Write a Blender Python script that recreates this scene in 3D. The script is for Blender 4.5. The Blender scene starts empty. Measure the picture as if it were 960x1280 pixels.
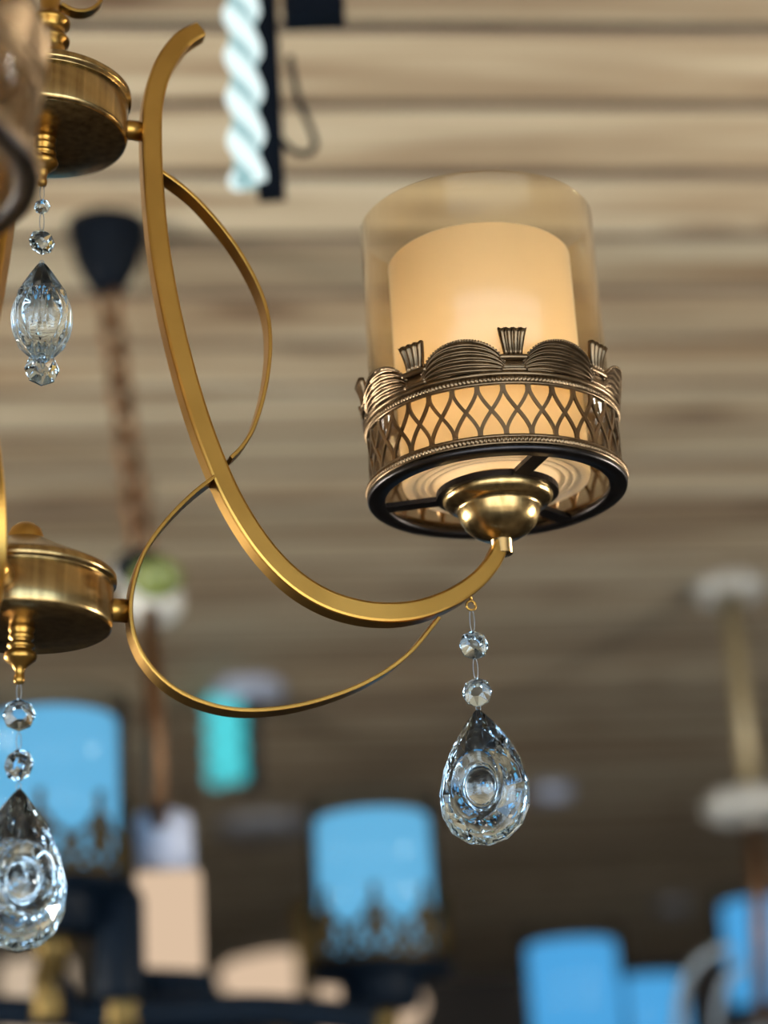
import bpy, math, random
from mathutils import Vector, Matrix
random.seed(7)
S = bpy.context.scene
COL = S.collection
PI = math.pi
R = math.radians

# ------------------------------------------------------------------ camera, world, light, exposure
FPX = 2740.0                       # focal length in pixels of the 960x1280 frame
PITCH, ROLL = R(20.5), R(3.3)
EYE = Vector((0, 0, 1.6))
c0 = Vector((1, 0, 0)); fwd = Vector((0, math.cos(PITCH), math.sin(PITCH))); up0 = Vector((0, -math.sin(PITCH), math.cos(PITCH)))
CR = c0 * math.cos(ROLL) - up0 * math.sin(ROLL)
CU = up0 * math.cos(ROLL) + c0 * math.sin(ROLL)
cam_d = bpy.data.cameras.new('camera')
cam_d.sensor_fit = 'VERTICAL'; cam_d.sensor_height = 36.0; cam_d.lens = 36.0 * FPX / 1280
cam_d.clip_start = 0.02; cam_d.clip_end = 200
cam_d.dof.use_dof = True; cam_d.dof.focus_distance = 1.15; cam_d.dof.aperture_fstop = 3.6
cam = bpy.data.objects.new('camera', cam_d); COL.objects.link(cam)
m = Matrix((CR, CU, -fwd)).transposed().to_4x4(); m.translation = EYE
cam.matrix_world = m
S.camera = cam

S.view_settings.view_transform = 'Standard'; S.view_settings.look = 'None'
S.view_settings.gamma = 1.0; S.view_settings.exposure = 0.0; S.view_settings.use_curve_mapping = False

FILL_GLOBE = 98.0                       # brightness of the unseen globes added to light the ceiling
THETA = R(6.5)                      # the shop is turned a little against the camera
w = bpy.data.worlds.new('daylight'); S.world = w; w.use_nodes = True
nt = w.node_tree; nt.nodes.clear()
wo = nt.nodes.new('ShaderNodeOutputWorld'); wb = nt.nodes.new('ShaderNodeBackground')
wb.inputs[0].default_value = (0.55, 0.77, 1.0, 1); wb.inputs[1].default_value = 5.0
nt.links.new(wb.outputs[0], wo.inputs[0])

sun_d = bpy.data.lights.new('sun', 'SUN'); sun_d.energy = 24.0; sun_d.angle = R(0.6); sun_d.color = (1.0, 0.93, 0.82)
sun = bpy.data.objects.new('sun', sun_d); COL.objects.link(sun)
sun.rotation_euler = (R(38), 0, R(22))   # falls on the pavement before the open shopfront

pd = bpy.data.lights.new('shopfront_portal', 'AREA'); pd.shape = 'RECTANGLE'; pd.size = 8.4; pd.size_y = 2.5; pd.cycles.is_portal = True
po = bpy.data.objects.new('shopfront_portal', pd); COL.objects.link(po)
rz = Matrix.Rotation(THETA, 4, 'Z')
po.matrix_world = rz @ Matrix.Translation((0, -2.95, 1.3)) @ Matrix.Rotation(R(90), 4, 'X')

def px_ray(px, py):
    return (fwd + CR * ((px - 480) / FPX) + CU * ((640 - py) / FPX))
def at(px, py, depth):
    return EYE + px_ray(px, py) * depth
def at_z(px, py, z):
    d = px_ray(px, py); return EYE + d * ((z - EYE.z) / d.z)
def at_plane(px, py, p0, n):
    d = px_ray(px, py); return EYE + d * ((p0 - EYE).dot(n) / d.dot(n))

# ------------------------------------------------------------------ materials
def mat(name):
    mm = bpy.data.materials.new(name); mm.use_nodes = True
    n = mm.node_tree; n.nodes.clear()
    out = n.nodes.new('ShaderNodeOutputMaterial')
    return mm, n, out
def N(n, t, **kw):
    x = n.nodes.new(t)
    for k, v in kw.items():
        if k in x.inputs: x.inputs[k].default_value = v
        else: setattr(x, k, v)
    return x
def ramp(n, stops):
    r = n.nodes.new('ShaderNodeValToRGB')
    e = r.color_ramp.elements
    while len(e) < len(stops): e.new(0.5)
    for q, (p, c) in zip(e, stops): q.position = p; q.color = (*c, 1)
    return r

def metal(name, col, col2, rough, scale=(40, 40, 400), bump=0.005, aniso=0.0):
    mm, n, o = mat(name)
    tc = N(n, 'ShaderNodeTexCoord'); mp = N(n, 'ShaderNodeMapping'); mp.inputs['Scale'].default_value = scale
    n.links.new(tc.outputs['Object'], mp.inputs[0])
    nz = N(n, 'ShaderNodeTexNoise', Scale=3.0, Detail=5.0)
    n.links.new(mp.outputs[0], nz.inputs['Vector'])
    rp = ramp(n, [(0.3, col2), (0.65, col)]); n.links.new(nz.outputs['Fac'], rp.inputs[0])
    b = N(n, 'ShaderNodeBsdfPrincipled', Metallic=1.0, Roughness=rough)
    n.links.new(rp.outputs[0], b.inputs['Base Color'])
    mr = N(n, 'ShaderNodeMapRange'); mr.inputs['To Min'].default_value = rough * 0.85; mr.inputs['To Max'].default_value = rough * 1.2
    n.links.new(nz.outputs['Fac'], mr.inputs[0]); n.links.new(mr.outputs[0], b.inputs['Roughness'])
    if aniso:
        tg = N(n, 'ShaderNodeTangent', direction_type='RADIAL', axis='Z'); n.links.new(tg.outputs[0], b.inputs['Tangent']); b.inputs['Anisotropic'].default_value = aniso
    bp = N(n, 'ShaderNodeBump', Strength=bump * 10, Distance=0.0004)
    n.links.new(nz.outputs['Fac'], bp.inputs['Height']); n.links.new(bp.outputs[0], b.inputs['Normal'])
    n.links.new(b.outputs[0], o.inputs[0])
    return mm
def plain(name, col, rough=0.5, metallic=0.0, var=0.15, scale=20, spec=0.5):
    mm, n, o = mat(name)
    tc = N(n, 'ShaderNodeTexCoord')
    nz = N(n, 'ShaderNodeTexNoise', Scale=float(scale), Detail=3.0); n.links.new(tc.outputs['Object'], nz.inputs['Vector'])
    rp = ramp(n, [(0.3, tuple(c * (1 - var) for c in col)), (0.7, tuple(min(1, c * (1 + var)) for c in col))])
    n.links.new(nz.outputs['Fac'], rp.inputs[0])
    b = N(n, 'ShaderNodeBsdfPrincipled', Metallic=metallic, Roughness=rough)
    b.inputs['Specular IOR Level'].default_value = spec
    n.links.new(rp.outputs[0], b.inputs['Base Color']); n.links.new(b.outputs[0], o.inputs[0])
    return mm
def crystal_mat(name):
    mm, n, o = mat(name)
    g = N(n, 'ShaderNodeBsdfGlass', Color=(0.88, 0.95, 1.0, 1), Roughness=0.0, IOR=1.58)
    n.links.new(g.outputs[0], o.inputs[0])
    return mm
def thin_glass(name, tint, ior=1.5, gloss=(1, 1, 1)):
    mm, n, o = mat(name)
    lw = N(n, 'ShaderNodeLayerWeight', Blend=0.5)
    pw = N(n, 'ShaderNodeMath', operation='POWER'); n.links.new(lw.outputs['Facing'], pw.inputs[0]); pw.inputs[1].default_value = 5.0
    f = N(n, 'ShaderNodeMapRange'); n.links.new(pw.outputs[0], f.inputs[0]); f.inputs['To Min'].default_value = 0.025
    t = N(n, 'ShaderNodeBsdfTransparent', Color=(*tint, 1)); g = N(n, 'ShaderNodeBsdfGlossy', Color=(*gloss, 1), Roughness=0.16)
    x = N(n, 'ShaderNodeMixShader'); n.links.new(f.outputs[0], x.inputs[0]); n.links.new(t.outputs[0], x.inputs[1]); n.links.new(g.outputs[0], x.inputs[2])
    n.links.new(x.outputs[0], o.inputs[0])
    return mm
def translucent(name, col, mix=0.5):
    mm, n, o = mat(name)
    t = N(n, 'ShaderNodeBsdfTranslucent', Color=(*col, 1)); d = N(n, 'ShaderNodeBsdfDiffuse', Color=(*col, 1))
    x = N(n, 'ShaderNodeMixShader', Fac=mix); n.links.new(t.outputs[0], x.inputs[1]); n.links.new(d.outputs[0], x.inputs[2])
    g = N(n, 'ShaderNodeBsdfGlossy', Roughness=0.6); f = N(n, 'ShaderNodeFresnel', IOR=1.4)
    y = N(n, 'ShaderNodeMixShader'); n.links.new(f.outputs[0], y.inputs[0]); n.links.new(x.outputs[0], y.inputs[1]); n.links.new(g.outputs[0], y.inputs[2])
    n.links.new(y.outputs[0], o.inputs[0])
    return mm
def glow(name, col, strength):
    mm, n, o = mat(name)
    e = N(n, 'ShaderNodeEmission', Color=(*col, 1), Strength=strength); n.links.new(e.outputs[0], o.inputs[0])
    return mm

M = {}
M['brass'] = metal('antique_brass', (0.47, 0.265, 0.062), (0.37, 0.205, 0.045), 0.30, (6, 6, 6))
M['brushed'] = metal('brushed_brass', (0.47, 0.33, 0.145), (0.24, 0.155, 0.062), 0.24, (70, 70, 2), 0.0, 0.5)  # brushed grain, with soft room reflections also painted in as colour streaks
M['bronze'] = metal('cast_bronze', (0.21, 0.145, 0.085), (0.13, 0.088, 0.05), 0.32, (30, 30, 30))
M['shaded_brass'] = metal('shaded_brass', (0.045, 0.04, 0.04), (0.03, 0.028, 0.03), 0.35, (30, 30, 30))  # brass seen in shade, its dark underside put into the colour
M['crystal'] = crystal_mat('crystal')
M['glass'] = thin_glass('amber_glass', (0.97, 0.90, 0.78))
M['clear'] = thin_glass('clear_glass', (0.93, 0.96, 0.98), 1.5, (0.22, 0.24, 0.26))
M['shade'] = translucent('warm_frosted_glass', (0.93, 0.86, 0.74), 0.45)
M['shade_blue'] = glow('blue_lit_frosted_glass', (0.17, 0.54, 0.84), 0.95)
M['shade_deep'] = glow('deep_blue_lit_frosted_glass', (0.10, 0.46, 0.88), 0.92)
M['shade_cream'] = glow('cream_lit_frosted_glass', (0.85, 0.62, 0.43), 0.85)
M['led'] = glow('white_led', (0.84, 1.0, 0.99), 1.15)
M['led_core'] = glow('dim_led_core', (0.42, 0.70, 0.72), 0.8)
M['cyan_core'] = glow('dim_cyan_core', (0.07, 0.55, 0.60), 0.9)
M['led_cyan'] = glow('cyan_led', (0.10, 0.72, 0.78), 0.95)
M['black'] = plain('black_paint', (0.003, 0.005, 0.009), 0.5, 0, 0.15, 20, 0.05)
M['navy'] = plain('dark_navy_enamel', (0.0025, 0.006, 0.012), 0.45, 0, 0.15, 20, 0.07)
M['dark_gold'] = metal('darker_gold', (0.07, 0.05, 0.02), (0.045, 0.03, 0.012), 0.45, (20, 20, 20))  # darker gold for the filigree bands
M['gold'] = metal('dull_gold', (0.15, 0.105, 0.04), (0.10, 0.07, 0.026), 0.5, (20, 20, 20))
M['copper'] = metal('copper_chain', (0.19, 0.105, 0.055), (0.13, 0.07, 0.036), 0.5, (20, 20, 20))
M['olive'] = plain('aged_gold_rod', (0.28, 0.22, 0.12), 0.4, 0.3)
M['white_glass'] = plain('milky_glass', (0.40, 0.39, 0.36), 0.15)
M['green_glass'] = plain('green_glass', (0.13, 0.16, 0.045), 0.15)
M['silver'] = plain('satin_silver', (0.22, 0.26, 0.30), 0.4, 0.5)
M['pale'] = plain('pale_blue_enamel', (0.36, 0.40, 0.52), 0.5)
M['grey'] = plain('grey_enamel', (0.20, 0.20, 0.22), 0.5)
M['plaster'] = plain('wall_paint', (0.10, 0.085, 0.07), 0.9, 0, 0.1, 3)
M['dark_wall'] = plain('dark_wall_paint', (0.035, 0.028, 0.024), 0.9, 0, 0.15, 3)
M['floor'] = plain('dark_floor', (0.07, 0.06, 0.052), 0.5, 0, 0.08, 2)
M['pavement'] = plain('pavement', (0.55, 0.54, 0.52), 0.9, 0, 0.08, 2)

def wood():
    mm, n, o = mat('weathered_pine')
    tc = N(n, 'ShaderNodeTexCoord'); oi = N(n, 'ShaderNodeObjectInfo')
    off = N(n, 'ShaderNodeVectorMath', operation='SCALE'); off.inputs[0].default_value = (37.0, 91.0, 13.0)
    n.links.new(oi.outputs['Random'], off.inputs['Scale'])
    ad = N(n, 'ShaderNodeVectorMath', operation='ADD'); n.links.new(tc.outputs['Object'], ad.inputs[0]); n.links.new(off.outputs[0], ad.inputs[1])
    def noise(sc, scale, detail, dist=0.0):
        mp = N(n, 'ShaderNodeMapping'); mp.inputs['Scale'].default_value = sc; n.links.new(ad.outputs[0], mp.inputs[0])
        z = N(n, 'ShaderNodeTexNoise', Scale=scale, Detail=detail, Distortion=dist); n.links.new(mp.outputs[0], z.inputs['Vector'])
        return z
    g1 = noise((0.75, 9, 9), 1.7, 4.0, 0.9)
    g2 = noise((0.6, 5, 5), 1.7, 3.0, 0.4)
    r1 = ramp(n, [(0.28, (0.21, 0.14, 0.085)), (0.44, (0.37, 0.29, 0.195)), (0.56, (0.49, 0.42, 0.305)), (0.75, (0.56, 0.51, 0.40))])
    n.links.new(g1.outputs['Fac'], r1.inputs[0])
    r2 = ramp(n, [(0.30, (0.62, 0.48, 0.36)), (0.46, (0.94, 0.91, 0.86)), (0.7, (1.0, 1.0, 0.98))])
    n.links.new(g2.outputs['Fac'], r2.inputs[0])
    mx = N(n, 'ShaderNodeMix', data_type='RGBA', blend_type='MULTIPLY'); mx.inputs[0].default_value = 1.0
    n.links.new(r1.outputs[0], mx.inputs[6]); n.links.new(r2.outputs[0], mx.inputs[7])
    # knots
    mp = N(n, 'ShaderNodeMapping'); mp.inputs['Scale'].default_value = (2.2, 7.5, 0.0); n.links.new(ad.outputs[0], mp.inputs[0])
    vo = N(n, 'ShaderNodeTexVoronoi', Scale=1.0); n.links.new(mp.outputs[0], vo.inputs['Vector'])
    r3 = ramp(n, [(0.0, (0.14, 0.08, 0.05)), (0.09, (0.35, 0.24, 0.17)), (0.2, (1, 1, 1))]); n.links.new(vo.outputs['Distance'], r3.inputs[0])
    m2 = N(n, 'ShaderNodeMix', data_type='RGBA', blend_type='MULTIPLY'); m2.inputs[0].default_value = 0.85
    n.links.new(mx.outputs[2], m2.inputs[6]); n.links.new(r3.outputs[0], m2.inputs[7])
    # board to board tone
    hs = N(n, 'ShaderNodeHueSaturation', Saturation=0.95)
    mr = N(n, 'ShaderNodeMapRange'); mr.inputs['To Min'].default_value = 0.78; mr.inputs['To Max'].default_value = 1.12
    n.links.new(oi.outputs['Random'], mr.inputs[0]); n.links.new(mr.outputs[0], hs.inputs['Value']); n.links.new(m2.outputs[2], hs.inputs['Color'])
    b = N(n, 'ShaderNodeBsdfPrincipled', Roughness=0.7); n.links.new(hs.outputs[0], b.inputs['Base Color'])
    bp = N(n, 'ShaderNodeBump', Strength=0.3, Distance=0.002); n.links.new(g1.outputs['Fac'], bp.inputs['Height']); n.links.new(bp.outputs[0], b.inputs['Normal'])
    n.links.new(b.outputs[0], o.inputs[0])
    return mm
M['wood'] = wood()
M['joint'] = plain('shaded_board_edge', (0.10, 0.07, 0.05), 0.9)  # shade of the narrow gaps painted onto the board edges

# ------------------------------------------------------------------ mesh helpers
class MB:
    def __init__(s): s.v = []; s.f = []; s.sm = []
    def add(s, v, f, smooth=True):
        k = len(s.v); s.v += [tuple(p) for p in v]; s.f += [tuple(i + k for i in q) for q in f]; s.sm += [smooth] * len(f); return s
    def box(s, a, b, smooth=False):
        x0, y0, z0 = a; x1, y1, z1 = b
        return s.add([(x0,y0,z0),(x1,y0,z0),(x1,y1,z0),(x0,y1,z0),(x0,y0,z1),(x1,y0,z1),(x1,y1,z1),(x0,y1,z1)],
                     [(0,3,2,1),(4,5,6,7),(0,1,5,4),(1,2,6,5),(2,3,7,6),(3,0,4,7)], smooth)
    def lathe(s, prof, n=48, c=(0, 0, 0), smooth=True, close=False):
        v = []; f = []; cx, cy, cz = c; L = len(prof)
        for r, z in prof:
            for i in range(n):
                a = 2 * PI * i / n; v.append((cx + r * math.cos(a), cy + r * math.sin(a), cz + z))
        for j in range(L if close else L - 1):
            k = (j + 1) % L
            for i in range(n):
                q = (i + 1) % n; f.append((j*n+i, j*n+q, k*n+q, k*n+i))
        return s.add(v, f, smooth)
    def tube(s, pts, r, n=8, closed=False, caps=True):
        pts = [Vector(p) for p in pts]; L = len(pts); v = []; f = []
        rad = r if isinstance(r, (list, tuple)) else [r] * L
        ref = None
        for i, p in enumerate(pts):
            a = pts[(i - 1) % L] if (closed or i > 0) else p; b = pts[(i + 1) % L] if (closed or i < L - 1) else p
            t = (b - a).normalized()
            if ref is None:
                ref = t.orthogonal().normalized()
            ref = (ref - t * ref.dot(t)).normalized(); bi = t.cross(ref)
            for k in range(n):
                an = 2 * PI * k / n; v.append(p + (ref * math.cos(an) + bi * math.sin(an)) * rad[i])
        for i in range(L if closed else L - 1):
            j = (i + 1) % L
            for k in range(n):
                q = (k + 1) % n; f.append((i*n+k, i*n+q, j*n+q, j*n+k))
        if caps and not closed: f.append(tuple(reversed(range(n)))); f.append(tuple(range((L-1)*n, L*n)))
        return s.add(v, f)
    def sweep(s, pts, B, sec, smooth=False, scale=None):
        """section (a along N = B x T, b along B) swept along a plane curve whose plane has normal B"""
        pts = [Vector(p) for p in pts]; L = len(pts); n = len(sec); v = []; f = []
        for i, p in enumerate(pts):
            t = (pts[min(i + 1, L - 1)] - pts[max(i - 1, 0)]).normalized(); nn = B.cross(t).normalized()
            k = scale[i] if scale else 1.0
            for a, b in sec: v.append(p + nn * a * k + B * b * k)
        for i in range(L - 1):
            for k in range(n):
                q = (k + 1) % n; f.append((i*n+k, i*n+q, (i+1)*n+q, (i+1)*n+k))
        f.append(tuple(reversed(range(n)))); f.append(tuple(range((L-1)*n, L*n)))
        return s.add(v, f, smooth)
    def mesh(s, name, m, fix=True):
        me = bpy.data.meshes.new(name); me.from_pydata(s.v, [], s.f)
        me.polygons.foreach_set('use_smooth', s.sm)
        if fix:
            import bmesh
            bm = bmesh.new(); bm.from_mesh(me); bmesh.ops.recalc_face_normals(bm, faces=bm.faces); bm.to_mesh(me); bm.free()
        me.materials.append(m); me.update(); return me
    def build(s, name, m, parent=None, label=None, fix=True):
        return link(name, s.mesh(name, m, fix), parent, label)
def link(name, data, parent=None, label=None, loc=None, rot=None):
    o = bpy.data.objects.new(name, data); COL.objects.link(o)
    if parent: o.parent = parent
    if label: o['label'] = label
    if loc is not None: o.location = loc
    if rot is not None: o.rotation_euler = rot
    return o
def thing(name, label, cat, loc=(0, 0, 0), group=None):
    o = link(name, None, None, label); o['category'] = cat; o.location = loc; o.empty_display_size = 0.05
    if group: o['group'] = group
    return o
def spline(p, n=8, closed=False):
    p = [Vector(q) for q in p]; L = len(p); out = []
    for i in range(L if closed else L - 1):
        if closed: a, b, c, d = p[i-1], p[i], p[(i+1) % L], p[(i+2) % L]
        else: a, b, c, d = p[max(i-1, 0)], p[i], p[i+1], p[min(i+2, L-1)]
        for k in range(n):
            t = k / n
            out.append(0.5 * ((2*b) + (c-a)*t + (2*a-5*b+4*c-d)*t*t + (3*b-a-3*c+d)*t**3))
    if not closed: out.append(p[-1])
    return out
def rrect(w, h, r, k=3):
    out = []
    for sx, sy, a0 in ((1, 1, 0), (-1, 1, 90), (-1, -1, 180), (1, -1, 270)):
        for i in range(k + 1):
            a = R(a0 + 90 * i / k); out.append((sx*(w/2 - r) + r*math.cos(a), sy*(h/2 - r) + r*math.sin(a)))
    return out
def ball(mb, c, r, n=8, m=6, sz=1.0):
    return mb.lathe([(r * math.sin(PI * i / m) + 1e-6, -r * sz * math.cos(PI * i / m)) for i in range(m + 1)], n, c)
def ring_pts(c, r, ax, ay, n=16):
    return [Vector(c) + Vector(ax) * r * math.cos(2*PI*i/n) + Vector(ay) * r * math.sin(2*PI*i/n) for i in range(n)]
def chain_mb(p0, p1, rl, wire, mb=None):
    """oval links, every other one turned by a quarter, from p0 to p1"""
    mb = mb or MB(); p0 = Vector(p0); p1 = Vector(p1); d = (p1 - p0); L = d.length; t = d.normalized(); a = t.orthogonal().normalized(); b = t.cross(a)
    pitch = rl * 2.2; n = max(1, round(L / pitch))
    for i in range(n):
        c = p0 + t * L * (i + .5) / n; ax = a if i % 2 else b
        mb.tube([c + t * rl * 1.45 * math.cos(2*PI*k/12) + ax * rl * .9 * math.sin(2*PI*k/12) for k in range(12)], wire, 5, closed=True)
    return mb

# ------------------------------------------------------------------ the shop
CEIL = 2.85
def room(name, mb, m, parent=None):
    o = mb.build(name, m, parent)
    if not parent: o['kind'] = 'structure'; o.rotation_euler = (0, 0, THETA)
    return o
Y0, Y1, X0, X1 = -3.0, 8.3, -4.6, 4.6
room('floor', MB().box((X0, Y0, -.1), (X1, Y1, 0)), M['floor'])
ceiling = room('ceiling', MB().box((X0, Y0, CEIL + .022), (X1, Y1, CEIL + .12)), M['dark_wall'])
room('wall_left', MB().box((X0 - .12, Y0, -.1), (X0, Y1, CEIL + .12)), M['plaster'])
room('wall_right', MB().box((X1, Y0, -.1), (X1 + .12, Y1, CEIL + .12)), M['plaster'])
room('wall_back', MB().box((X0 - .12, Y1, -.1), (X1 + .12, Y1 + .12, CEIL + .12)), M['dark_wall'])
room('wall_front', MB().box((X0 - .12, Y0 - .12, 2.62), (X1 + .12, Y0, CEIL + .12)).box((X0 - .12, Y0 - .12, -.1), (X0 + .3, Y0, 2.62)).box((X1 - .3, Y0 - .12, -.1), (X1 + .12, Y0, 2.62)), M['plaster'])
o = MB().box((-30, -40, -.14), (30, Y0 - .12, -.1)).build('ground', M['pavement']); o['kind'] = 'structure'; o.rotation_euler = (0, 0, THETA)
# planks: one object per board, three lengths share their meshes
PW, GAP = 0.152, 0.013
def plank_mesh(L, w):
    a, b, c = L / 2, w / 2, .004
    v = []
    for x, dx in ((-a, 1), (a, -1)):
        v += [(x, -b, .022), (x, b, .022), (x, b, c), (x + dx * c, b - c, 0), (x + dx * c, -b + c, 0), (x, -b, c)]
    f = [(0, 1, 2, 5), (5, 2, 3, 4), (6, 11, 8, 7), (11, 10, 9, 8), (1, 0, 6, 7), (2, 1, 7, 8), (3, 2, 8, 9), (4, 3, 9, 10), (5, 4, 10, 11), (0, 5, 11, 6)]
    me = MB().add(v, f, False).mesh('plank', M['wood'], False)
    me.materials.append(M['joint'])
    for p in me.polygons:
        if abs(p.normal.y) > .3: p.material_index = 1     # joint faces painted dark as the shade between boards
    return me
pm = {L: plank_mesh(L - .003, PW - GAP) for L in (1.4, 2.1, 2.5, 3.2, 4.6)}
rows = int((Y1 - Y0) / PW)
combos = [(4.6, 4.6), (2.5, 4.6, 2.1), (3.2, 4.6, 1.4), (1.4, 4.6, 3.2), (2.1, 4.6, 2.5)]
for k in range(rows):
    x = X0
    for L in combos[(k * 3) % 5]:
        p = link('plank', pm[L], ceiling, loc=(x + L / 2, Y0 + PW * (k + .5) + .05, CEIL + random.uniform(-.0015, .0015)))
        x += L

# glowing globes added out of view on either side to brighten the ceiling
g_mesh = MB(); ball(g_mesh, (0, 0, 0), .17, 32, 20); g_mesh = g_mesh.mesh('globe', glow('added_glow_globe', (1.0, 0.93, 0.80), FILL_GLOBE))
gr_mesh = MB().lathe([(.004, CEIL - 1.75), (.004, .21), (.02, .20), (.05, .175), (.05, .155), (1e-5, .155)], 16).lathe([(.05, CEIL - 1.75), (.05, CEIL - 1.77), (.004, CEIL - 1.785)], 24).mesh('rod', M['gold'])
for x, y, lab in ((-1.45, 1.8, 'unseen added fill light globe to the left of the brass chandelier'), (1.55, 1.7, 'unseen added fill light globe to the right of the brass chandelier')):
    g = thing('fill_globe', lab, 'pendant lamp', loc=(x, y, 1.75), group='added fill light globes')
    link('globe', g_mesh, g); link('rod', gr_mesh, g)

# ------------------------------------------------------------------ the brass chandelier
PHI = R(17)
HUBD = 1.10
L0 = at(27, 787, HUBD)                                         # centre of the lower hub's underside
d = px_ray(55, 175); U0 = EYE + d * ((L0.y - EYE.y) / d.y)     # centre of the upper hub's underside
az = (U0 - L0).normalized()
ax = Vector((math.cos(PHI), math.sin(PHI), 0)); ax = (ax - az * ax.dot(az)).normalized(); ay = az.cross(ax)
HH = (U0 - L0).length
chand = thing('chandelier', 'large antique brass three-arm chandelier with a lit warm candle lamp and crystal drops', 'chandelier')
cm = Matrix((ax, ay, az)).transposed().to_4x4(); cm.translation = L0; chand.matrix_world = cm
cmi = cm.inverted()
def arm_pt(px, py):
    p = cmi @ at_plane(px, py, L0, ay); return Vector((p.x, 0, p.z))
YV = Vector((0, 1, 0))
HR = 113 * HUBD / FPX

def hub_profile(k):
    return [(1e-5, 0), (.5*HR, 0), (HR*.95, 0), (HR*.985, .0008), (HR, .0028), (HR, .0225), (HR*.985, .0232), (HR*.985, .0242), (HR*1.03, .0246), (HR*1.035, .0262), (HR*1.03, .0285), (HR*.985, .0302)]
lid = [(HR*.985, .0302), (HR*.8, .0345), (HR*.5, .041), (HR*.27, .0468), (HR*.21, .0475)]
hub = MB().lathe(hub_profile(0), 72).build('lower_hub', M['brushed'], chand)
MB().lathe(lid + [(1e-5, .0478)], 72).build('hub_lid', M['brushed'], hub)
MB().lathe([(HR*.2, .047), (HR*.2, .050), (HR*.17, .0535), (HR*.1, .0562), (1e-5, .057)], 32).build('hub_knob', M['brass'], hub)
FIN = [(1e-5, .001), (.0068, .001), (.0066, -.001), (.0058, -.002), (.0064, -.0035), (.0064, -.005), (.005, -.006), (.005, -.0072), (.0068, -.008), (.0070, -.0092), (.0060, -.0102),
       (.0055, -.0108), (.0076, -.0122), (.0084, -.0142), (.0078, -.0160), (.0058, -.0176), (.0040, -.0192), (.0027, -.0212), (.0022, -.0236), (.0026, -.0248), (.0029, -.0262), (.0024, -.0280), (1e-5, -.0288)]
fin_mesh = MB().lathe(FIN, 28).mesh('finial', M['brass'])
link('finial', fin_mesh, hub)
uhub = MB().lathe(hub_profile(0), 72).build('upper_hub', M['brushed'], chand); uhub.location = (0, 0, HH)
MB().lathe(lid + [(1e-5, .0478)], 72).build('hub_lid', M['brushed'], uhub)
link('finial', fin_mesh, uhub)
SP = [(.0125, .047), (.0125, .0495), (.0095, .051), (.0095, .060), (.0115, .061), (.0118, .063), (.0095, .065), (.0088, .071), (.0115, .0725), (.0118, .075), (.009, .077), (.006, .082), (.006, .12), (.009, .121), (.009, .125), (.004, .127), (1e-5, .127)]
MB().lathe(SP, 32).build('spindle', M['brass'], uhub)
# loop, chain and ceiling canopy above the frame
top_w = cm @ Vector((0, 0, HH + .127)); can_w = Vector((top_w.x, top_w.y, CEIL))
lp = MB().tube([(.010 * math.sin(2*PI*i/20), 0, HH + .137 + .010 * math.cos(2*PI*i/20)) for i in range(20)], .0016, 6, closed=True)
lp.build('hanging_loop', M['brass'], chand)
# curled leaf at the foot of the spindle
MB().sweep(spline([(.006, 0, HH+.086), (.014, 0, HH+.083), (.022, 0, HH+.085), (.028, 0, HH+.092), (.026, 0, HH+.099), (.021, 0, HH+.098)], 6), YV, rrect(.002, .008, .0006)).build('scroll', M['brass'], chand)
c0p = cmi @ (top_w + Vector((0, 0, .014))); c1p = cmi @ (can_w - Vector((0, 0, .03)))
chain_mb(c0p, c1p, .009, .0016).build('chain', M['brass'], chand)
cn = MB().lathe([(.004, -.034), (.012, -.03), (.05, -.012), (.055, -.004), (.055, 0.0), (1e-5, 0.0)], 32).build('canopy', M['brushed'], chand)
cn.matrix_parent_inverse = Matrix(); cn.matrix_basis = cmi @ Matrix.Translation(can_w)

# --- arm
ARM = [(249, 41), (224, 57), (202, 90), (190.5, 130), (188, 170), (190, 230), (196, 300), (207, 370), (222.5, 440), (242, 510), (265, 575), (292, 634), (327, 688), (367, 729), (411, 755), (461, 768), (511, 767), (555, 753), (590, 731), (613, 706), (625, 682)]
A3 = spline([arm_pt(*p) for p in ARM], 6)
KP = 1.15 / FPX                                                # metres per pixel near the arm
nA = len(A3)
sc = []
for i in range(nA):
    t = i / (nA - 1); k = 1.0
    if t < .08: k = .82 + .18 * t / .08
    if t > .78: k = 1.0 - .28 * (t - .78) / .22
    sc.append(k)
arm_mesh = MB().sweep(A3, YV, rrect(.0112, .0135, .0016, 2), False, sc).mesh('arm', M['brass'])
A1 = spline([arm_pt(*p) for p in [(200, 220), (240, 251), (283, 300), (314, 350), (331, 395), (335, 440), (329, 490), (316, 535), (302, 560), (286, 577)]], 6)
A2 = spline([arm_pt(*p) for p in [(266, 600), (236, 624), (205, 656), (180, 691), (166, 728), (161, 765), (166, 800), (183, 833), (211, 861), (250, 881), (300, 891), (360, 887), (420, 871), (470, 848), (510, 818), (545, 776)]], 6)
s1 = MB().sweep(A1, YV, rrect(.0022, .0125, .0006, 2)).mesh('scroll', M['brass'])
s2 = MB().sweep(A2, YV, rrect(.0022, .0135, .0006, 2)).mesh('scroll', M['brass'])
pu = arm_pt(180, 165); pl = arm_pt(160, 764)
st = MB().tube([(HR*.84, 0, pu.z), (pu.x, 0, pu.z)], .0056, 20).mesh('stub', M['brass'])
st2 = MB().tube([(HR*.84, 0, pl.z), (pl.x, 0, pl.z)], .0062, 20).mesh('stub', M['brass'])
hk = arm_pt(589, 757)
hook_mesh = MB().tube([(hk.x + .0026*math.cos(2*PI*i/14), 0, hk.z + .0026*math.sin(2*PI*i/14)) for i in range(14)], .0007, 6, closed=True).tube([(hk.x, 0, hk.z + .0024), (hk.x - .0005, 0, hk.z + .009)], .0008, 6).mesh('hook', M['brass'])

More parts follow.
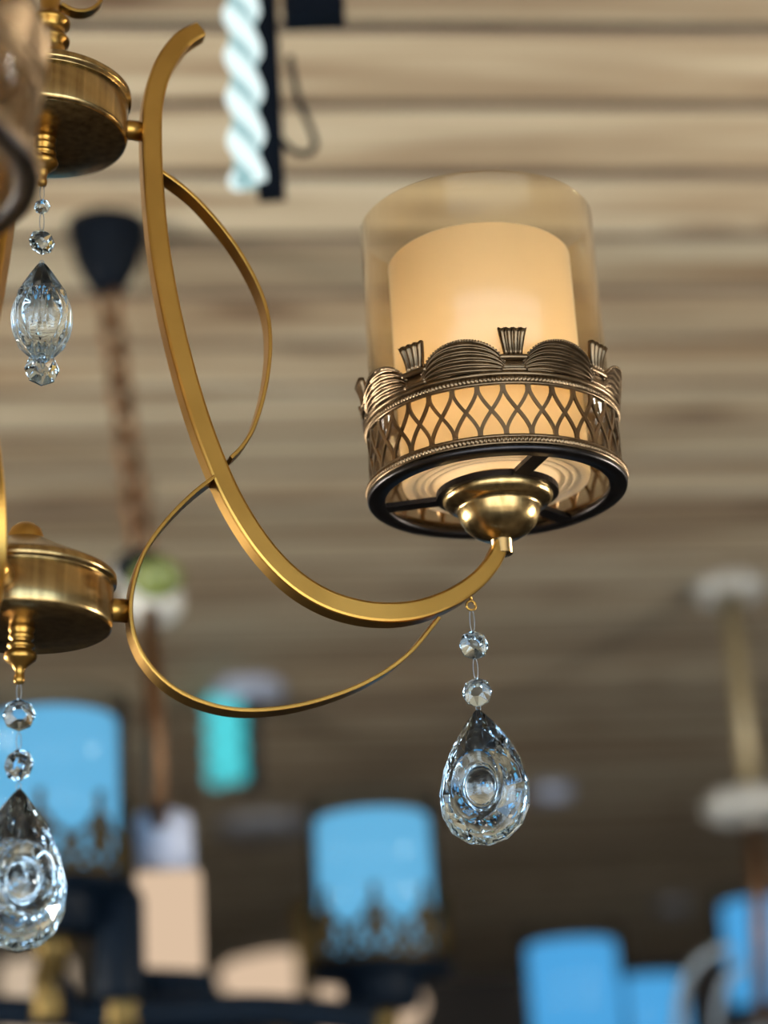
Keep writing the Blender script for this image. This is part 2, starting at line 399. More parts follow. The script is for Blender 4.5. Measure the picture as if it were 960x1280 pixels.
# --- lamp (local frame: centre of the bottom ring, z up)
pL = arm_pt(622, 619)
LDEP = (cm @ pL - EYE).dot(fwd)
RL = 161.5 * LDEP / FPX
k7 = RL / .07
RB = .0683 * k7                                              # radius of the pierced band
NF, NC = 8, 32
def cyl(a, r, z): return (r * math.cos(a), r * math.sin(a), z)
# holder: ring, three spokes, inner ring
hb = MB().lathe([(.0703*k7, -.0006), (.0706*k7, .0004), (.0706*k7, .0016), (.0695*k7, .0022), (.0612*k7, .0022), (.0608*k7, .0), (.0612*k7, -.0010), (.0695*k7, -.0012)], 96, close=True)
hb.lathe([(.0332*k7, -.001), (.0332*k7, .0025), (.028*k7, .0025), (.028*k7, -.001)], 48, close=True, smooth=False)
for q in range(3):
    b = MB().box((.031*k7, -.0046, -.0008), (.063*k7, .0046, .0018))
    a = R(11.5) + q * 2*PI/3
    hb.add([(x*math.cos(a) - y*math.sin(a), x*math.sin(a) + y*math.cos(a), z) for x, y, z in b.v], b.f, False)
holder_mesh = hb.mesh('lamp_holder', M['shaded_brass'])
cup_mesh = MB().lathe([(r_ * (.92 if z_ > -.0262 else 1), z_) for r_, z_ in [(.026, .006), (.0305, .005), (.0325, .0025), (.0332, -.0005), (.0325, -.0035), (.0302, -.0058), (.0272, -.0068), (.0252, -.0074), (.0247, -.0095), (.0236, -.0135), (.0210, -.0180), (.0168, -.0220), (.0115, -.0248), (.0068, -.0260), (.0058, -.0264), (.0058, -.0340), (.0052, -.0345), (1e-5, -.0345)]], 64).mesh('cup', M['brushed'])
# pierced band
lb = MB()
z0, z1 = .0082, .0365
def ringband(mb, ro, ri, za, zb, n=96): mb.lathe([(ro, za), (ro, zb), (ri, zb), (ri, za)], n, close=True, smooth=True)
def beads(mb, r, za, zb, amp, nb):
    n = nb * 4; prof = []
    v = []; f = []
    zs = [za, za + (zb-za)*.25, za + (zb-za)*.75, zb]; env = [0, 1, 1, 0]
    for z, e in zip(zs, env):
        for i in range(n):
            ph = i % 4; am = (0, .7, 1, .7)[ph]
            v.append(cyl(2*PI*i/n, r + amp * (e * am - .3), z))
    for z in (zb, za):
        for i in range(n): v.append(cyl(2*PI*i/n, r - .0018, z))
    for j in range(5):
        for i in range(n):
            q = (i + 1) % n; f.append((j*n+i, j*n+q, (j+1)*n+q, (j+1)*n+i))
    mb.add(v, f, True)
ringband(lb, RB + .0010, RB - .0008, z1, z1 + .0016)
beads(lb, RB + .0012, z1 + .0014, z1 + .0044, .0011, 200)
lb.lathe([(RB - .0008, z1 + .0044), (RB + .0014, z1 + .0044), (RB + .0022, z1 + .0056), (RB + .0016, z1 + .0070), (RB - .0008, z1 + .0074)], 96, close=True)
ringband(lb, RB + .0010, RB - .0008, z0 - .0016, z0)
beads(lb, RB + .0022, .0034, .0066, .0014, 200)
lb.lathe([(RB - .0008, .0022), (RB + .0016, .0022), (RB + .0026, .0030), (RB + .0018, .0036), (RB - .0008, .0036)], 96, close=True)
for k in range(NC):
    for sg in (-1, 1):
        v = []; f = []; n = 14
        for i in range(n + 1):
            t = i / n; z = z0 - .0004 + (z1 - z0 + .0008) * t
            u = .5 * math.cos(PI * t); du = -.5 * PI * math.sin(PI * t)
            a = (k + sg * u) * 2*PI/NC
            tx = sg * du * 2*PI/NC * RB; tz = (z1 - z0); l = math.hypot(tx, tz)
            hw = .00095
            if t < .12: hw += (.12 - t) * .005
            if t > .88: hw += (t - .88) * .005
            dx, dz = tz / l * hw, -tx / l * hw
            for s_ in (-1, 1):
                for off in (.0003, -.0009):
                    v.append(cyl(a + s_ * dx / RB, RB + off + (.0002 if sg > 0 else 0), z + s_ * dz))
        for i in range(n):
            b = i * 4; c = b + 4
            f += [(b, b+2, c+2, c), (b+1, c+1, c+3, b+3), (b, c, c+1, b+1), (b+2, b+3, c+3, c+2)]
        lb.add(v, f, False)
lattice_mesh = lb.mesh('lattice_band', M['bronze'])
# scallop between two finials (centred on angle 0)
zc = z1 + .0072
sm_ = MB(); nu, nv = 28, 30; HA = R(19.6); HS = .0178
def sc_pt(u, v, front):
    H = HS * max(0.0, 1 - abs(u) ** 2.3) ** .62
    ridge = abs(math.sin(PI * 5 * v + .5 * math.sin(u * 2.2)))
    off = (-.0004 + .0022 * (1 - ridge) * (1 - abs(u) ** 6) + .0012 * v) if front else -.0016 + .0012 * v
    return cyl(u * HA, RB + .0006 + off + .0014 * H / HS * v, zc + H * v)
v = []; f = []
for fr in (True, False):
    for i in range(nu + 1):
        for j in range(nv + 1): v.append(sc_pt(-1 + 2 * i / nu, j / nv, fr))
W = nv + 1; half = (nu + 1) * W
for i in range(nu):
    for j in range(nv):
        a = i * W + j; f.append((a, a + W, a + W + 1, a + 1)); b = a + half; f.append((b, b + 1, b + W + 1, b + W))
    a = i * W + nv; f.append((a, a + W, a + W + half, a + half))
sm_.add(v, f)
for i in range(1, 34):
    u = -1 + 2 * i / 34; p = Vector(sc_pt(u, 1.0, True)); ball(sm_, p, .00075, 6, 4)
scallop_mesh = sm_.mesh('scallop', M['bronze'])
# fan finial with collar
ff = MB(); zb_ = zc + .0088; zt_ = zc + .0228
nx = 32; nz = 6; v = []; f = []
for fr in (True, False):
    for i in range(nx + 1):
        for j in range(nz + 1):
            t = j / nz; u = -1 + 2 * i / nx; hw = .0049 + .0026 * t ** 1.2
            off = (.0016 * math.sqrt(max(0, 1 - ((u * 4 % 2) - 1) ** 2)) + .0012) if fr else -.0006
            v.append(cyl(u * hw / RB, RB + off + .0030 * t * t, zb_ + (zt_ - zb_) * t + (.0006 * math.cos(u * 4 * PI) * t)))
W = nz + 1; half = (nx + 1) * W
for i in range(nx):
    for j in range(nz):
        a = i * W + j; f.append((a, a + W, a + W + 1, a + 1)); b = a + half; f.append((b, b + 1, b + W + 1, b + W))
    for j in (0, nz):
        a = i * W + j; f.append((a, a + W, a + W + half, a + half))
for i in (0, nx):
    for j in range(nz):
        a = i * W + j; f.append((a, a + 1, a + 1 + half, a + half))
ff.add(v, f)
def arcband(mb, hw, za, zb, ro, ri, n=10, rnd=True):
    v = []; f = []; m_ = 8
    for i in range(n + 1):
        a = (-1 + 2 * i / n) * hw / RB
        for k in range(m_):
            t = 2*PI*k/m_; v.append(cyl(a, (ro+ri)/2 + (ro-ri)/2*math.cos(t), (za+zb)/2 + (zb-za)/2*math.sin(t)))
    for i in range(n):
        for k in range(m_):
            q = (k+1) % m_; f.append((i*m_+k, i*m_+q, (i+1)*m_+q, (i+1)*m_+k))
    f.append(tuple(reversed(range(m_)))); f.append(tuple(range(n*m_, (n+1)*m_)))
    mb.add(v, f)
arcband(ff, .0078, zc + .0058, zc + .0094, RB + .0034, RB - .0008)
arcband(ff, .0060, zc - .0010, zc + .0066, RB + .0018, RB - .0010)
arcband(ff, .0068, zc - .0006, zc + .0018, RB + .0026, RB - .0008)
finial_mesh = ff.mesh('fan_finial', M['bronze'])
# glass and candle
RG, HG, RC, HC = .0658*k7, .163*k7, .0512*k7, .1395*k7
gm = MB(); gm.lathe([(RG - .0015, .003), (RG, .003), (RG, HG - .001), (RG - .00075, HG), (RG - .0015, HG - .001)], 72, close=True)
glass_mesh = gm.mesh('glass_cylinder', M['glass'])
cp = [(.012, .006), (.0335*k7, .006)]
for i in range(1, 10):
    r = (.0335 + (.0480 - .0335) * i / 10) * k7; cp.append((r, .006 + (.0016 if i % 3 == 1 else 0)))
cp += [(RC - .002, .0062), (RC - .0006, .0068), (RC, .0085), (RC, .05), (RC, .09), (RC, HC - .0012), (RC - .0012, HC), (RC*.6, HC), (1e-5, HC)]
candle_mesh = MB().lathe(cp, 72).mesh('candle_shade', M['shade'])
bulb_mesh = MB().lathe([(.006, .004), (.006, .018), (.010, .026), (.015, .036), (.0165, .046), (.013, .057), (.006, .064), (1e-5, .066)], 24).mesh('bulb', glow('warm_bulb', (1.0, 0.62, 0.26), 9.0))

def lamp(parent, spin, tilt, warm=True, label=None):
    h = link('lamp_holder', holder_mesh, parent, label)
    h.matrix_basis = Matrix.Translation(pL) @ Matrix.Rotation(tilt, 4, 'Y') @ Matrix.Rotation(spin, 4, 'Z')
    link('cup', cup_mesh, h); link('lattice_band', lattice_mesh, h)
    for q in range(NF):
        link('fan_finial', finial_mesh, h, rot=(0, 0, q * 2*PI/NF)); link('scallop', scallop_mesh, h, rot=(0, 0, (q + .5) * 2*PI/NF))
    link('glass_cylinder', glass_mesh, h, 'clear glass cylinder around the candle shade')
    link('candle_shade', candle_mesh, h, 'glowing warm white frosted candle shade'); link('bulb', bulb_mesh, h)
    ld = bpy.data.lights.new('bulb_light', 'POINT'); ld.energy = 4.8; ld.color = (1.0, 0.73, 0.42); ld.shadow_soft_size = .017
    lo = bpy.data.objects.new('bulb_light', ld); COL.objects.link(lo); lo.parent = h; lo.location = (0, 0, .046)
    ld.use_shadow = True
    return h

# --- crystals
def bead_mesh(r, t):
    v = []
    for s_ in (1, -1):
        for i in range(8): a = 2*PI*(i+.5)/8; v.append((.48*r*math.cos(a), s_*t/2, .48*r*math.sin(a)))
    for i in range(8): a = 2*PI*i/8; v.append((r*math.cos(a), t*.06, r*math.sin(a)))
    for i in range(8): a = 2*PI*i/8; v.append((r*math.cos(a), -t*.06, r*math.sin(a)))
    f = [tuple(range(8)), tuple(reversed(range(8, 16)))]
    for i in range(8):
        q = (i + 1) % 8
        f += [(16+i, 16+q, i), (16+q, q, i), (24+i, 8+i, 24+q), (24+q, 8+i, 8+q), (16+i, 24+i, 24+q, 16+q)]
    return MB().add(v, f, False).mesh('crystal_bead', M['crystal'])
def drop_mesh(wd, ht, th, n=18):
    """flat teardrop, top point at the origin, facing -y"""
    cz = -ht * .585
    def outl(i, m_=0.80):
        t = 2*PI*i/n; return Vector((wd * 1.0 * math.sin(t) * abs(math.sin(t/2)) ** m_ * 1.27, 0, -ht/2 + ht/2 * math.cos(t)))
    def oval(i, s_):
        t = 2*PI*i/n; return Vector((wd * s_ * math.sin(t), 0, cz + wd * 1.25 * s_ * math.cos(t)))
    mb = MB()
    for sg in (1, -1):
        rings = []
        rings.append([outl(i) + Vector((0, sg * th * .07, 0)) for i in range(n)])
        rings.append([outl(i) * .45 + oval(i, .70) * .55 + Vector((0, sg * th * (.36 if i % 2 else .30), 0)) for i in range(n)])
        rings.append([oval(i, .62) + Vector((0, sg * th * .50, 0)) for i in range(n)])
        inner = [(.54, .47), (.46, .36), (.40, .30), (.33, .30), (.27, .38), (.20, .46), (.10, .50), (.001, .52)]
        v = [p for r in rings for p in r]; f = []
        for j in range(2):
            for i in range(n):
                q = (i + 1) % n; a, b, c, d_ = j*n+i, j*n+q, (j+1)*n+q, (j+1)*n+i
                if (i % 2) == (j % 2): f += [(a, b, d_), (b, c, d_)]
                else: f += [(a, b, c), (a, c, d_)]
        mb.add(v, f, False)
        v = [oval(i, s_) + Vector((0, sg * th * z, 0)) for s_, z in [(.62, .50)] + inner for i in range(n)]; f = []
        for j in range(len(inner)):
            for i in range(n):
                q = (i + 1) % n; f.append((j*n+i, j*n+q, (j+1)*n+q, (j+1)*n+i))
        mb.add(v, f, True)
    v = [outl(i) + Vector((0, sg * th * .07, 0)) for sg in (1, -1) for i in range(n)]
    mb.add(v, [(i, (i+1) % n, n + (i+1) % n, n + i) for i in range(n)], False)
    me = mb.mesh('crystal_drop', M['crystal'], False)
    import bmesh
    bm = bmesh.new(); bm.from_mesh(me); bmesh.ops.remove_doubles(bm, verts=bm.verts, dist=1e-6); bmesh.ops.recalc_face_normals(bm, faces=bm.faces); bm.to_mesh(me); bm.free()
    return me
def lens_drop_mesh(rad, ht):
    """solid drop with six oval lenses round its waist, top at the origin"""
    nt_, nz_ = 96, 56; v = []; f = []
    for j in range(nz_ + 1):
        t = j / nz_; z = -ht * t
        if t < .34: pr = .10 + (.90 - .10) * (t / .34) ** .9
        elif t < .78: pr = .90 + .10 * math.sin((t - .34) / .44 * PI)
        else: pr = .90 - (.90 - .16) * ((t - .78) / .22) ** 1.1
        for i in range(nt_):
            a = 2*PI*i/nt_; s6 = (a / (2*PI/6)) % 1 - .5
            poly = math.cos(PI/6) / math.cos(s6 * PI/3)
            e = (s6 / .43) ** 2 + ((t - .57) / .27) ** 2
            r = rad * pr * (poly + .02)
            if e < 1: r += rad * (-.09 + .24 * math.sqrt(1 - e))
            v.append((r * math.cos(a), r * math.sin(a), z))
    for j in range(nz_):
        for i in range(nt_):
            q = (i+1) % nt_; f.append((j*nt_+i, j*nt_+q, (j+1)*nt_+q, (j+1)*nt_+i))
    f.append(tuple(range(nt_))); f.append(tuple(reversed(range(nz_*nt_, (nz_+1)*nt_))))
    return MB().add(v, f, True).mesh('crystal_drop', M['crystal'])

def crystal_string(parent_mat_inv, parent, top, items, label):
    """items hang plumb below a world point; the wire is the part, each crystal a sub-part"""
    pts = []
    wire = link('crystal_string', None, parent, label)
    wire.matrix_parent_inverse = Matrix(); wire.matrix_basis = parent_mat_inv @ Matrix.Translation(top)
    mb = MB(); z = 0
    for name, me, z_top, z_bot, spin, lab in items:
        o = link(name, me, wire, lab, loc=(0, 0, z_top), rot=(0, 0, spin))
        hgt = abs(z - z_top); q = MB().tube([(.0012 * math.sin(2*PI*i/20) , .0, (z + z_top)/2 + (hgt/2 + .0008) * math.cos(2*PI*i/20)) for i in range(20)], .00022, 5, closed=True)
        link('wire', q.mesh('wire', M['silver']), wire)
        z = z_bot
    return wire
def centred(me, dz):
    me.transform(Matrix.Translation((0, 0, dz))); return me

# three arms: mesh data shared, every part an object of its own
def make_lamp(angle, spin, tilt, label, kx):
    h = lamp(chand, spin, tilt, label=label)
    h.matrix_basis = Matrix.Rotation(angle, 4, 'Z') @ Matrix.Translation((pL.x * (kx - 1), 0, 0)) @ h.matrix_basis
    return h
for ang, lab, llab, tl, kx in ((0, 'curved brass arm reaching out to the lit lamp', 'lamp with a pierced bronze gallery and glowing candle shade', -2.7, 1), (R(-110.5), None, None, 0, 1.155), (R(120), None, None, 0, 1)):
    a = link('arm', arm_mesh, chand, lab); a.rotation_euler = (0, 0, ang); a.scale = (kx, 1, 1)
    link('scroll', s1, a); link('scroll', s2, a); link('stub', st, a); link('stub', st2, a); link('hook', hook_mesh, a)
    view = math.atan2(-1, 0)                       # direction to the camera, world azimuth -90 deg
    make_lamp(ang, R(-90) - PHI + R(9.4) - ang - R(1), R(tl), llab, kx)

px_m = LDEP / FPX
b_hero = centred(bead_mesh(.0080, .012), -.0080)
d_hero = drop_mesh(.0245, .0725, .021)
hook_w = cm @ Vector((hk.x, 0, hk.z - .0026))
def zdrop(py0, py1, depth): return -(py1 - py0) / .955 * depth / FPX
D1 = (hook_w - EYE).dot(fwd)
crystal_string(cmi, chand, hook_w, [
    ('crystal_bead', b_hero, zdrop(760, 786, D1), zdrop(760, 821, D1), R(12), None),
    ('crystal_bead', b_hero, zdrop(760, 844, D1), zdrop(760, 880, D1), R(-10), None),
    ('crystal_drop', d_hero, zdrop(760, 882, D1), zdrop(760, 1052, D1), R(-24), 'clear faceted teardrop crystal below the lit lamp')], 'string of clear crystals under the lit lamp')
b_low = centred(bead_mesh(.0082, .012), -.0082)
tipL = cm @ Vector((0, 0, -.0286)); D2 = (tipL - EYE).dot(fwd)
crystal_string(cmi, chand, tipL, [
    ('crystal_bead', b_low, zdrop(850, 868, D2), zdrop(850, 911, D2), R(15), None),
    ('crystal_bead', b_low, zdrop(850, 929, D2), zdrop(850, 972, D2), R(-25), None),
    ('crystal_drop', drop_mesh(.0235, .0790, .028), zdrop(850, 977, D2), zdrop(850, 1168, D2), R(28), 'clear teardrop crystal with oval lenses below the lower hub')], 'string of clear crystals under the lower hub')
tipU = cm @ Vector((0, 0, HH - .0286)); D3 = (tipU - EYE).dot(fwd)
b_up = centred(bead_mesh(.0072, .012), -.0072); b_s = centred(bead_mesh(.0045, .006), -.0045)
b_end = centred(bead_mesh(.0092, .015), -.0092)
def zu(py): return zdrop(233, py, D3) * 1.03
crystal_string(cmi, chand, tipU, [
    ('crystal_bead', b_s, zu(250), zu(268), 0, None),
    ('crystal_bead', b_up, zu(290), zu(331), R(30), None),
    ('crystal_drop', lens_drop_mesh(.0158, .0585), zu(333), zu(466), R(100), 'long clear crystal drop ringed with oval lenses'),
    ('crystal_bead', b_end, zu(446), zu(492), R(20), None)], 'string of clear crystals under the upper hub')

# ------------------------------------------------------------------ lamps of the chandeliers behind
def bg_lamp_meshes(shade, metal_, cup, rc):
    k = rc
    sh = MB().lathe([(1e-5, .02*k), (.95*k, .02*k), (k, .08*k), (k, 2.55*k), (.97*k, 2.6*k), (1e-5, 2.6*k)], 40).mesh('candle_shade', shade)
    gl = MB().lathe([(1.13*k, .02*k), (1.15*k, .02*k), (1.15*k, 2.95*k), (1.13*k, 2.95*k)], 40, close=True).mesh('glass_cylinder', M['clear'])
    fb = MB(); r = 1.18 * k
    fb.lathe([(r, 0), (r + .03*k, 0), (r + .03*k, .12*k), (r, .12*k)], 40, close=True)
    nS = 8
    for q in range(nS):
        a0 = 2*PI*q/nS; h = 2*PI/nS
        def P(u, z): return cyl(a0 + u * h, r + .015*k, z*k)
        for sg in (1, -1):
            fb.tube(spline([P(0, .05), P(sg*.28, .25), P(sg*.42, .5), P(sg*.25, .68), P(sg*.1, .55), P(sg*.2, .42)], 4), .058*k, 5)
            fb.tube(spline([P(0, .95), P(sg*.18, .78), P(sg*.05, .6), P(sg*.16, .35), P(sg*.5, .12)], 4), .052*k, 5)
            fb.tube(spline([P(sg*.5, .1), P(sg*.5, .45), P(sg*.36, .66)], 3), .046*k, 5)
        fb.tube(spline([P(0, .1), P(0, .6), P(0, 1.18)], 3), .065*k, 5)
        ball(fb, P(0, 1.2), .08*k, 6, 4)
    fm = fb.mesh('filigree_band', metal_)
    bs = MB().lathe([(1e-5, .02*k), (1.22*k, .02*k), (1.28*k, -.04*k), (1.22*k, -.12*k), (.7*k, -.16*k), (.68*k, -.2*k), (.68*k, -.62*k), (.6*k, -.7*k), (.3*k, -.72*k), (1e-5, -.72*k)], 40).mesh('lamp_base', cup)
    stm = MB().lathe([(1e-5, -.70*k), (.3*k, -.70*k), (.3*k, -1.0*k), (.22*k, -1.04*k), (.22*k, -1.35*k), (1e-5, -1.36*k)], 20).mesh('stem', M['gold'])
    return sh, gl, fm, bs, stm
def bg_lamp(parent, loc, meshes, label=None, filigree=True):
    sh, gl, fm, bs, stm = meshes
    b = link('lamp_base', bs, parent, label, loc=loc)
    link('candle_shade', sh, b); link('glass_cylinder', gl, b)
    if filigree: link('filigree_band', fm, b)
    link('stem', stm, b)
    return b

# chandelier on the copper chain
topA = at_z(134, 283, CEIL); topA.z = CEIL
hubA = at(203, 1262, 2.42)
A = thing('chandelier', 'dark chandelier with blue candle lamps, hung on copper chain from black bell canopy', 'chandelier', loc=hubA)
def lA(p): return Vector(p) - hubA
depA = (topA - EYE).dot(fwd)
wA = 51 * depA / FPX
can = MB().lathe([(1e-5, 0), (wA, 0), (wA*.97, -.012), (wA*.78, -.05), (wA*.45, -.082), (wA*.2, -.09), (1e-5, -.09)], 40).build('canopy', M['black'], A); can.location = lA(topA)
glA = at(178, 722, depA - .08)
chain_mb(lA(topA - Vector((0, 0, .088))), lA(glA + Vector((0, 0, .03))), .0165, .0052).build('chain', M['copper'], A)
gb = MB(); ball(gb, (0, 0, 0), .030, 20, 14, .8); crown = gb.build('glass_ball', M['green_glass'], A); crown.location = lA(at(196, 722, depA - .12))
gb = MB(); ball(gb, (0, 0, 0), .036, 20, 14, .9); g2 = gb.build('glass_ball', M['white_glass'], A); g2.location = lA(at(192, 752, depA - .08))
gb = MB(); ball(gb, (0, 0, 0), .026, 20, 14, .8); g3 = gb.build('glass_ball', M['white_glass'], A); g3.location = lA(at(162, 716, depA - .08))
gb = MB(); gb.lathe([(.016, .02), (.03, .012), (.032, -.004), (.012, -.02)], 20); g4 = gb.build('collar', M['black'], A); g4.location = lA(at(176, 712, depA - .1))
MB().tube([lA(at(186, 735, depA - .08)), lA(at(197, 1000, depA - .3)), lA(at(198, 1030, 2.42))], .011, 12).build('rod', M['copper'], A)
MB().lathe([(1e-5, -.05), (.04, -.045), (.06, -.02), (.06, .03), (.03, .05), (.014, .07), (1e-5, .07)], 32).build('hub', M['navy'], A)
RCA = .070
cs = MB().lathe([(1e-5, 0), (.034, 0), (.0385, .008), (.0385, .112), (.034, .118), (1e-5, .118)], 32).build('center_shade', M['shade_cream'], A, 'cream lit glass cylinder at the center'); cs.location = lA(at(211, 1222, 2.42))
cc = MB().lathe([(1e-5, .062), (.03, .062), (.034, .056), (.035, .002), (1e-5, 0)], 32).build('center_cap', M['pale'], A, 'pale cap over the cream cylinder'); cc.location = lA(at(204, 1088, 2.42))
mA = bg_lamp_meshes(M['shade_blue'], M['dark_gold'], M['navy'], RCA)
# lamps: position given by the centre of the shade's foot
dM = RCA * FPX / 73; dLf = RCA * FPX / 83
pM = at(474, 1211, dM); pLf = at(66, 1111, dLf)
bg_lamp(A, lA(pM), mA, 'blue lit candle lamp in a gold filigree cup, beyond the teardrop crystal')
bg_lamp(A, lA(pLf), mA, 'blue lit candle lamp behind the lower hub')
for p in (pM, pLf):
    q = lA(p) + Vector((0, 0, -1.3 * RCA)); h = q.copy(); h.z = 0
    MB().tube(spline([h * (.05 / h.length), h * .45 + Vector((0, 0, -.045)), h * .8 + Vector((0, 0, min(q.z, 0) - .02)), q + Vector((0, 0, .01))], 8), .011, 10).build('arm', M['navy'], A)
post = MB().lathe([(1e-5, -.07), (.026, -.07), (.028, -.06), (.028, .035), (.024, .045), (1e-5, .045)], 24).build('post', M['navy'], A); post.location = lA(at(148, 1168, dLf))
pk = MB().lathe([(1e-5, -.05), (.014, -.05), (.016, -.045), (.016, .0), (.012, .006), (.012, .03), (1e-5, .03)], 20).build('post_finial', M['gold'], A); pk.location = lA(at(60, 1215, dLf - .02))
pk = MB().lathe([(1e-5, -.04), (.02, -.04), (.024, -.03), (.024, .0), (.018, .008), (1e-5, .008)], 20).build('post_finial', M['gold'], A); pk.location = lA(at(155, 1240, dLf))
qa = [lA(at(x, y, 2.3)) for x, y in ((-30, 1262), (80, 1268), (200, 1266), (330, 1262), (470, 1275))]
MB().tube(spline(qa, 6), .017, 10).build('hoop', M['navy'], A)

# cream lit chandelier far behind it
hubB = at(240, 1330, 4.6)
B = thing('chandelier', 'distant chandelier with cream lit glass shades low behind the blue lamps', 'chandelier', loc=hubB)
def lB(p): return Vector(p) - hubB
MB().lathe([(1e-5, -.06), (.05, -.05), (.07, 0), (.05, .05), (.012, .07), (1e-5, .07)], 24).build('hub', M['gold'], B)
MB().tube([(0, 0, .06), (0, 0, CEIL - hubB.z)], .007, 8).build('rod', M['copper'], B)
mB = bg_lamp_meshes(M['shade_cream'], M['gold'], M['navy'], .072)
def lampB(px, py, dep): bg = bg_lamp(B, lB(at(px, py, dep)), mB, filigree=False); return bg
lampB(45, 1325, 4.3)
bw = MB().lathe([(1e-5, -.075), (.06, -.07), (.10, -.045), (.125, -.005), (.128, .012), (.11, .03), (.05, .045), (1e-5, .048)], 40).build('bowl_shade', M['shade_cream'], B, 'wide cream lit glass bowl'); bw.location = lB(at(352, 1222, 4.4))
bw2 = MB().lathe([(1e-5, -.075), (.06, -.07), (.10, -.045), (.125, -.005), (.128, .012), (.11, .03), (.05, .045), (1e-5, .048)], 40).build('bowl_shade', M['shade_cream'], B); bw2.location = lB(at(455, 1262, 4.5))
for px, py, dep, dz in ((45, 1325, 4.3, -.09), (352, 1222, 4.4, -.07), (455, 1262, 4.5, -.07)):
    q = lB(at(px, py, dep)) + Vector((0, 0, dz)); h = Vector((q.x, q.y, 0))
    MB().tube(spline([h * .1, h * .5 + Vector((0, 0, -.12)), h * .9 + Vector((0, 0, min(q.z - .08, -.02))), q], 8), .012, 8).build('arm', M['gold'], B)
MB().tube([lB(at(378, 1128, 4.2)), lB(at(388, 1300, 4.2))], .019, 10).build('post', M['gold'], B)

# crystal chandelier on a gold rod
topC = at_z(910, 722, CEIL)
depC = (topC - EYE).dot(fwd)
axC = Vector((topC.x, topC.y, CEIL))
hubC = at(955, 1330, depC - .35)
C_ = thing('chandelier', 'pale gold rod chandelier with glass rosettes and deep blue lit lamps', 'chandelier', loc=hubC)
def lC(p): return Vector(p) - hubC
kC = depC / FPX
ros = MB()
ros.lathe([(1e-5, 0), (.03, 0), (.034, -.02), (.02, -.035), (1e-5, -.036)], 24)
for q in range(10):
    a = 2*PI*q/10; ball(ros, (.048*math.cos(a), .048*math.sin(a), -.022), .020, 10, 8)
rs = ros.build('ceiling_rosette', M['white_glass'], C_); rs.location = lC(axC)
MB().tube([lC(axC - Vector((0, 0, .03))), lC(at(938, 985, depC - .2))], .017, 12).build('rod', M['olive'], C_)
r2 = MB()
r2.lathe([(1e-5, .03), (.02, .03), (.03, .012), (.03, -.02), (.014, -.035), (1e-5, -.035)], 24)
for q in range(9):
    a = 2*PI*q/9 + .2; ball(r2, (.058*math.cos(a), .058*math.sin(a), -.002), .026, 10, 8)
r2o = r2.build('glass_rosette', M['white_glass'], C_); r2o.location = lC(at(938, 1005, depC - .2))
MB().tube([lC(at(940, 1012, depC - .2)), lC(at(948, 1110, depC - .28)), lC(hubC)], .014, 12).build('lower_rod', M['copper'], C_)
MB().lathe([(1e-5, -.06), (.05, -.05), (.07, 0), (.05, .05), (.012, .07), (1e-5, .07)], 24).build('hub', M['silver'], C_)
RCC = .074
mC = bg_lamp_meshes(M['shade_deep'], M['silver'], M['navy'], RCC)
specC = ((726, 1330, RCC * FPX / 57, None), (822, 1345, RCC * FPX / 46, None), (966, 1262, RCC * FPX / 51, None))
for px, py, dep, _ in specC:
    p = at(px, py, dep); bg_lamp(C_, lC(p), mC, filigree=False)
    q = lC(p) + Vector((0, 0, -1.3 * RCC)); h = Vector((q.x, q.y, 0))
    MB().tube(spline([h * .15, h * .5 + Vector((0, 0, q.z - .06)), h * .85 + Vector((0, 0, q.z - .04)), q + Vector((0, 0, .01))], 8), .013, 10).build('arm', M['silver'], C_)
MB().tube(spline([lC(at(x, y, depC - .6)) for x, y in ((848, 1300), (852, 1245), (868, 1208), (893, 1190), (915, 1186))], 8), .008, 12).build('arm', M['silver'], C_, 'curved silvery glass arm')
MB().tube(spline([lC(at(x, y, depC - .55)) for x, y in ((893, 1310), (897, 1262), (908, 1225), (930, 1205))], 8), .007, 12).build('arm', M['silver'], C_, 'curved silvery glass arm')

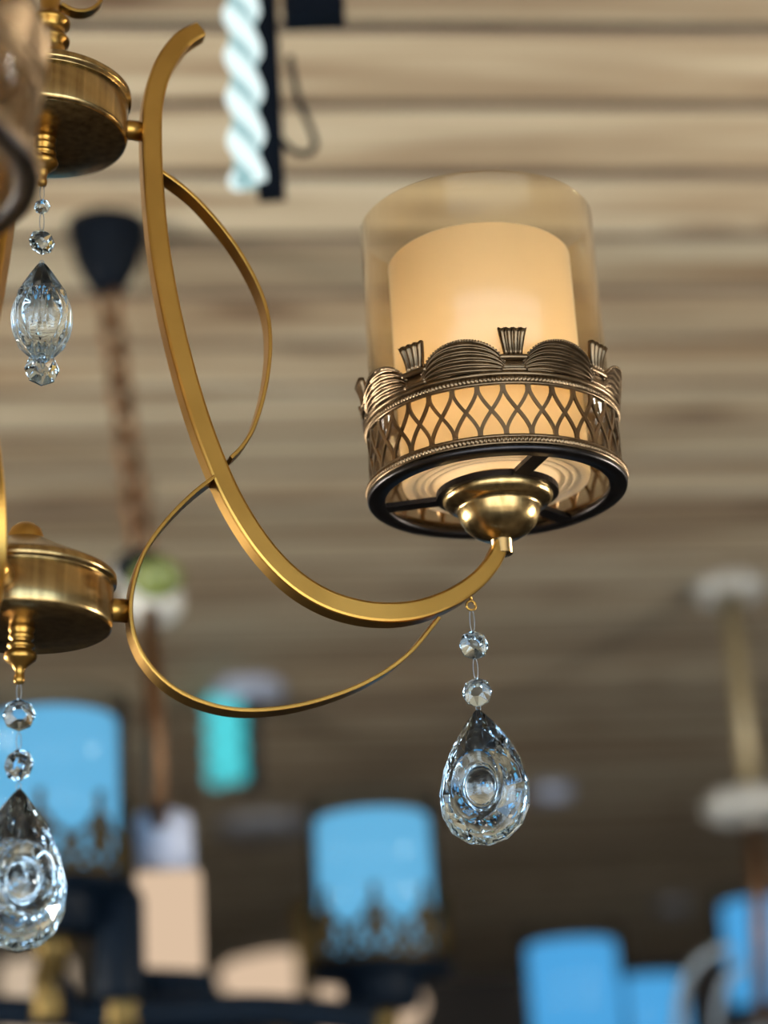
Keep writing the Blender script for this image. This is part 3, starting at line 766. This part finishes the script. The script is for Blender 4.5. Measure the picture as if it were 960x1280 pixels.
# ------------------------------------------------------------------ spiral LED pendants
def led_pendant(bottom, h, rr, pitch, mled, mcore, label, hang_to, side, wbar, canopy_m, r_can):
    t = thing('spiral_pendant', label, 'pendant lamp', loc=bottom)
    MB().lathe([(1e-5, rr*.3), (rr*.72, rr*.5), (rr*.72, h + rr*.4), (1e-5, h + rr*.5)], 16).build('led_core', mcore, t)
    n = int(h / pitch * 16); sp = MB()
    for q in (0, PI):
        sp.tube([(rr * .54 * math.cos(q - 2*PI*i/16), rr * .54 * math.sin(q - 2*PI*i/16), h * i / n + rr * .6) for i in range(n + 1)], rr * .54, 10)
    sp.build('led_spiral', mled, t, 'glowing twisted light tube')
    MB().box((side[0], side[1], -rr*.2), (side[0] + wbar, side[1] + wbar * .7, h + .05)).build('bar', M['black'], t)
    z_top = hang_to - bottom.z
    MB().tube([(side[0] + wbar/2, side[1] + wbar*.35, h + .04), (side[0] + wbar/2, side[1] + wbar*.35, z_top)], .004, 8).build('cable', M['black'], t)
    c = MB().lathe([(1e-5, 0), (r_can, 0), (r_can, -.02), (r_can*.9, -.028), (1e-5, -.03)], 32).build('canopy', canopy_m, t); c.location = (side[0] + wbar/2, side[1] + wbar*.35, z_top)
    return t
d1 = 1.78
b1 = at(310, 240, d1); kk = d1 / FPX
t1 = led_pendant(b1, .215, 23 * kk, 122 * kk, M['led'], M['led_core'], 'black bar pendant with a bright white twisted light spiral near the top', CEIL, (12 * kk, -.002), 34 * kk, M['black'], .06)
brk = MB().box((-.02, -.012, -.014), (.03, .012, .016)).build('bracket', M['black'], t1); brk.location = at(385, 10, d1 + .02) - b1
lp = [at(x, y, d1 + .03) - b1 for x, y in ((362, 70), (372, 120), (388, 160), (394, 180), (385, 192), (368, 190), (352, 175))]
MB().tube(spline(lp, 6), .0028, 8).build('cable_loop', M['black'], t1)
topD = at_z(308, 862, CEIL); dD = (topD - EYE).dot(fwd); kk = dD / FPX
b2 = at(284, 985, dD - .1)
t2 = led_pendant(b2, .15, 24 * kk, 60 * kk, M['led_cyan'], M['cyan_core'], 'small cyan lit spiral pendant under a pale round canopy', CEIL, (20 * kk, -.01), 20 * kk, M['pale'], .072)

# round plates on the ceiling; the two small ones mark faint spots
for px, py, r_, lab, m_ in ((330, 1028, .125, 'wide grey round ceiling plate beyond the cyan pendant', 'grey'), (690, 985, .05, 'small pale disc on the ceiling right of the teardrop crystal', 'pale'), (842, 1128, .06, 'small dim disc on the ceiling above the deep blue lamps', 'grey')):
    p = at_z(px, py, CEIL)
    o = MB().lathe([(1e-5, 0), (r_, 0), (r_, -.015), (r_*.85, -.03), (1e-5, -.034)], 32).build('ceiling_plate', M[m_]); o.location = p
    o['label'] = lab; o['category'] = 'ceiling plate'

# ------------------------------------------------------------------ path lengths
S.cycles.max_bounces = 14; S.cycles.transmission_bounces = 12; S.cycles.transparent_max_bounces = 16; S.cycles.glossy_bounces = 5; S.cycles.diffuse_bounces = 5
S.cycles.caustics_reflective = False; S.cycles.caustics_refractive = False
